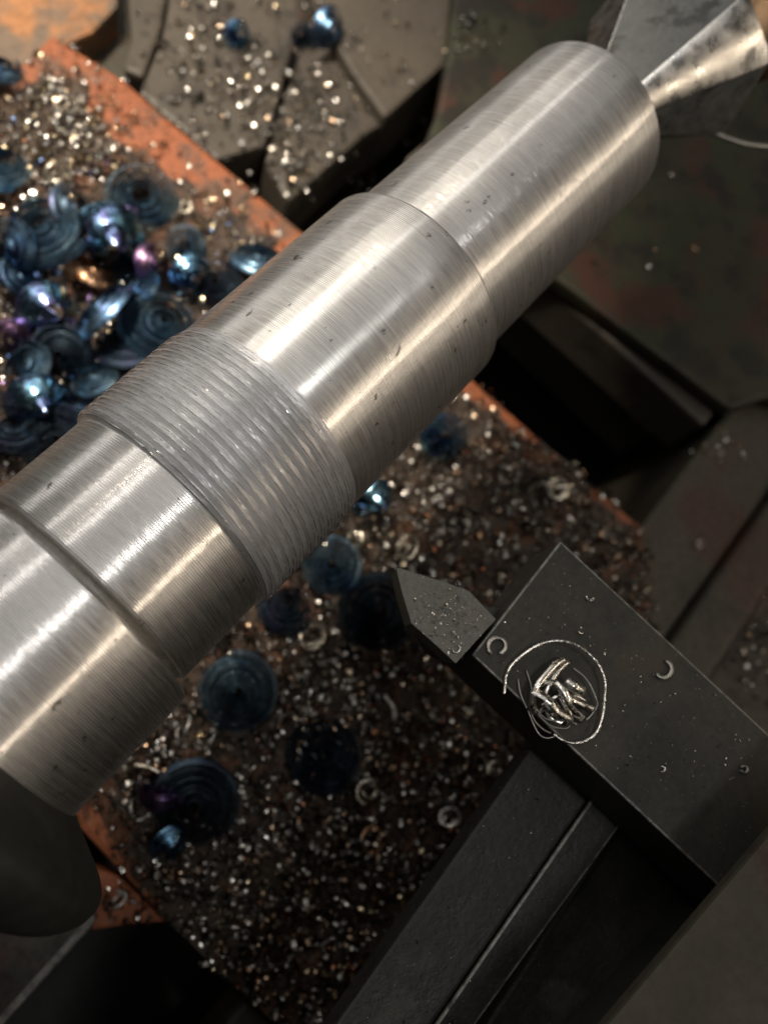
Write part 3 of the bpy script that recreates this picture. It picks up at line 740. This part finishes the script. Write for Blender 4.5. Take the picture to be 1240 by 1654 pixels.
coil((612, 985), 13.0, 1.3, 9, 3.0, 160, 14, M_NAVY, 'large navy rosette chip partly behind the carbide tip', seed=29, dz=1.5 + 2)
coil((384, 1118), 12.0, 1.4, 9, 4.0, 190, 14, M_TEAL, 'large dark teal rosette chip with a clear round hole beside the large shoulder', seed=30, dz=1.5 + 3)
coil((526, 1218), 11.8, 1.4, 9, 3.0, 60, 10, M_NAVY, 'black blue rosette chip sprinkled with grey curls in the lower heap', seed=31, dz=0)
coil((316, 1300), 12.8, 1.6, 9, 4.0, 200, 16, M_NAVY, 'navy rosette chip with a purple rim near the lower left orange paint', seed=32, dz=1.5 + 2)
coil((262, 1275), 7.5, 1.2, 5, 3.0, 40, 45, M_PURPLE, 'purple rosette chip leaning against the navy one at the lower left', seed=33, dz=2)
coil((276, 1362), 5.5, 1.0, 4, 5.0, 250, 42, M_BLUE_L, 'small cobalt rosette chip near the lower left orange paint', seed=34, dz=2)

G_CURL = 'large plain curls among the swarf'
def nest(p, R, m, label, seed, w=1.1, loops=3, z=None, name='metal_curl'):
    """a springy curl: a few tilted loops of flat strip"""
    r_ = random.Random(seed); q = at(p[0], p[1], Z_S + 6)
    zb = (height(q.x, q.y) + 1.6) if z is None else z
    q = at(p[0], p[1], zb + R * .5); base = Vector((q.x, q.y, zb)); pts = []
    nn = int(loops * 18); ta = r_.uniform(0, 6.28)
    for i in range(nn + 1):
        a = 2 * math.pi * i / 18; u = i / nn
        rr = R * (.42 + .5 * u) * (1 + .2 * math.sin(a * .63 + seed))
        v = Vector((rr * math.cos(a), rr * math.sin(a) * .85, (u - .5) * R * .7))
        v = Matrix.Rotation(.5 + .7 * math.sin(u * 5 + seed), 3, Vector((math.cos(ta), math.sin(ta), 0))) @ v
        pts.append(base + v + Vector((0, 0, R * .5)))
    V, F = ribbon(pts, w * .8, .14, r_.uniform(.2, 1.3), seed)
    return tag(obj(name, V, F, m, origin=base), label, 'metal chip', G_CURL)
nest((903, 790), 6.2, M_STRAW, 'straw coloured curl with a bright bead beside the bare red edge', 41, 1.8)
nest((572, 872), 4.6, M_STRAW, 'pale straw curl just under the lower right thread crests', 42, 1.3)
nest((655, 882), 5.2, M_STRAW, 'straw curl above the point of the carbide tip', 43, 1.3)
nest((505, 1030), 5.0, M_STRAW, 'pale golden curl between three dark rosette chips', 44, 1.5)
nest((597, 1275), 5.0, M_STRAW, 'golden open curl below the black blue rosette chip', 45, 1.3, 1.6)
nest((605, 1352), 4.6, M_COPPER, 'copper coloured curl with a bright bead in the lower heap', 46, 1.8, 2)
nest((728, 1324), 4.6, M_SILVER, 'silver curl next to the edge of the tool post floor', 47, 1.2, 2)
nest((297, 1180), 4.2, M_GREYCHIP, 'grey open ring chip hard under the large shoulder', 48, 1.0, 1.1)
nest((222, 1300), 4.4, M_GREYCHIP, 'pale grey hook shaped chip near the tip of the orange paint', 49, 1.0, .8)
nest((190, 1452), 3.6, M_GREYCHIP, 'grey ring chip on the low orange ledge beside the chuck collar', 50, .9, 1.2, z=-117)
nest((800, 1240), 3.5, M_STRAW, 'pale ragged curl in the reddish fines left of the shank', 51, 1.0, 1.5)
nest((300, 335), 3.6, M_STRAW, 'straw curl on bare orange paint right of the open ring chip', 52, 1.0, 1.6)
nest((110, 170), 5.0, M_SILVER, 'silver curl glinting in the bright heap on the orange paint', 53, 1.2, 2)
nest((90, 280), 4.6, M_STRAW, 'straw curl glinting above the broad teal rosette chip', 54, 1.2, 2)
nest((165, 235), 4.2, M_SILVER, 'silver curl glinting just above the open ring chip', 55, 1.1, 2)
nest((1130, 880), 2.6, M_GREYCHIP, 'tiny grey curl lying on the flat way of the front rail', 56, .7, 1.4, z=-109.5)
def sliver(p, q_, w, m, label, seed, z=None, bow=.12, name='metal_sliver'):
    a = at(p[0], p[1], Z_S + 7); b = at(q_[0], q_[1], Z_S + 7)
    za = max(height(a.x, a.y), height(b.x, b.y)) + 3.2
    if z is not None: za = z
    a = at(p[0], p[1], za); b = at(q_[0], q_[1], za); mid = (a + b) / 2 + Vector((-(b - a).y, (b - a).x, 0)) * bow + Vector((0, 0, .6))
    V, F = ribbon(smooth_path([a, mid, b], 6), w, .3, .2, seed)
    return tag(obj(name, V, F, m, origin=mid), label, 'metal chip', 'straight slivers in the swarf')
sliver((347, 1148), (337, 1205), 1.6, M_GREYCHIP, 'pale straight sliver leaning on the large dark teal rosette chip', 61)
sliver((620, 1122), (638, 1168), 1.3, M_GREYCHIP, 'pale straight sliver lying in the reddish fines under the carbide tip', 62)
sliver((215, 1235), (272, 1262), 1.0, M_STRAW, 'long thin sliver below the large shoulder near the purple chip', 63)
# strand of swarf behind the centre
V, F = tube(smooth_path([at(1150, 214, -20), at(1175, 224, -20), at(1210, 234, -20), at(1260, 238, -20)], 6), .8, 8)
tag(obj('metal_strand', V, F, M_GREYCHIP, origin=at(1150, 214, -20)), 'thin grey strand of swarf hanging off the lathe centre', 'metal chip')

# ------------------------------------------------------------------ the tangle and the curls lying on the tool holder
def zp(pts, z=None):
    return [at(780 + x / 5.167, 1000 + y / 5.167, (h if z is None else z)) for (x, y, h) in pts]
tg_ = empty('swarf_tangle', at(905, 1125, 0), 'tangled bright swarf curl in a wire ring lying on the black tool holder', 'metal chip')
ring = [(175, 625, .5), (182, 540, .6), (192, 470, .9), (240, 380, 1.4), (350, 282, 2), (470, 212, 2.6), (600, 182, 3), (720, 196, 3.2), (830, 250, 3), (930, 340, 2.8), (990, 440, 2.6), (1016, 540, 2.4), (1010, 660, 2), (995, 800, 1.6), (950, 935, 1.2), (870, 1008, 1), (760, 1036, .8), (660, 1010, .7), (588, 962, .7)]
r_ = random.Random(5); jit = [1 + .22 * r_.uniform(-1, 1) for _ in range(200)]
V, F = tube(smooth_path(zp(ring), 8), .30, 8, lambda i: jit[i % 200]); obj('strand', V, F, M_SILVER, tg_)
for k, (pts, w, m) in enumerate([
    ([(690, 335, 2), (610, 380, 3.2), (500, 500, 4), (440, 590, 3.8), (410, 690, 2.8), (440, 790, 1.2)], 1.5, M_FOIL),
    ([(400, 590, 3.2), (500, 640, 4.5), (585, 705, 4.8), (650, 780, 4), (750, 835, 2.5)], 1.9, M_SILVER),
    ([(590, 530, 3.5), (660, 600, 4.6), (705, 690, 4.4), (760, 780, 3), (840, 850, 1)], 1.7, M_FOIL),
    ([(690, 505, 3), (770, 560, 3.6), (850, 610, 2.6)], 2.0, M_SILVER),
    ([(690, 590, 3), (745, 660, 4.2), (830, 705, 3.2), (930, 745, 1.5)], 1.7, M_FOIL),
    ([(500, 690, 2.5), (560, 760, 3), (610, 800, 1.5), (560, 720, .8)], 1.5, M_SILVER),
    ([(720, 350, 1.6), (640, 420, 2.6), (560, 540, 3.0), (520, 650, 2.4), (560, 780, 1.2)], 1.0, M_SILVER),
    ([(420, 640, 1.8), (470, 560, 3), (560, 520, 3.4), (680, 560, 2.6), (800, 640, 1.4), (880, 760, .8)], .9, M_GREYCHIP),
    ([(460, 800, .8), (540, 700, 2.4), (640, 640, 3.2), (760, 640, 2.2), (860, 700, 1)], .8, M_SILVER),
    ([(640, 640, 2.0), (700, 760, 2.4), (680, 860, 1.0), (580, 830, .6), (520, 740, .6)], 1.3, M_FOIL)]):
    V, F = ribbon(smooth_path(zp(pts), 8), w, .12, .45 * math.sin(k * 2.1), k, .05); obj('ribbon', V, F, m, tg_)
for pts in ([(750, 410, .8), (830, 470, 1.6), (890, 550, 2), (930, 640, 1.8), (950, 720, 1.2), (900, 800, .6), (860, 840, .4)],
            [(385, 740, 1.2), (430, 850, .8), (500, 920, .6), (560, 950, .5)], [(450, 790, .8), (560, 890, .6), (680, 912, .5), (722, 890, .4)],
            [(370, 760, .8), (450, 940, .5), (520, 992, .4), (590, 982, .4)], [(290, 500, .6), (310, 620, .8), (362, 745, .9)],
            [(360, 430, .5), (400, 560, 1), (420, 700, 1.4), (520, 830, .9), (700, 850, .6), (780, 880, .4)]):
    V, F = tube(smooth_path(zp(pts), 8), .17, 6); obj('strand', V, F, M_GREYCHIP, tg_)
def c_chip(c, r_px, a0, a1, w, m, label, seed):
    pts = []
    for k in range(15):
        a = math.radians(a0 + (a1 - a0) * k / 14); rr = r_px * (1 - .22 * k / 14)
        pts.append(at(c[0] + rr * math.cos(a), c[1] + rr * math.sin(a), .45 + .3 * k / 14))
    V, F = ribbon(pts, w, .35, .1, seed)
    return tag(obj('metal_curl', V, F, m, origin=at(c[0], c[1], 0)), label, 'metal chip', 'small curls on the tool holder')
c_chip((803, 1044), 16, 130, 440, .75, M_GREYCHIP, 'small round curl on the front edge of the tool holder by the wire ring', 71)
c_chip((1070, 1082), 15, -75, 150, .75, M_GREYCHIP, 'small C shaped curl lying alone on the flat of the tool holder', 72)
c_chip((952, 963), 7, 20, 190, .35, M_SILVER, 'tiny curl near the far corner of the tool holder', 73)
c_chip((937, 1016), 7, 60, 130, .3, M_SILVER, 'tiny bent sliver on the tool holder above the wire ring', 74)
c_chip((1069, 1243), 5, -120, 130, .35, M_SILVER, 'tiny bright curl near the clamp end of the tool holder', 75)
c_chip((1201, 1243), 6, -150, 170, .35, M_GREYCHIP, 'tiny grey ring curl at the far end of the tool holder beside the clamp', 76)
c_chip((734, 1049), 7, -60, 160, .3, M_SILVER, 'tiny silver hook curl at the back corner of the carbide tip', 77).location.z += .0007
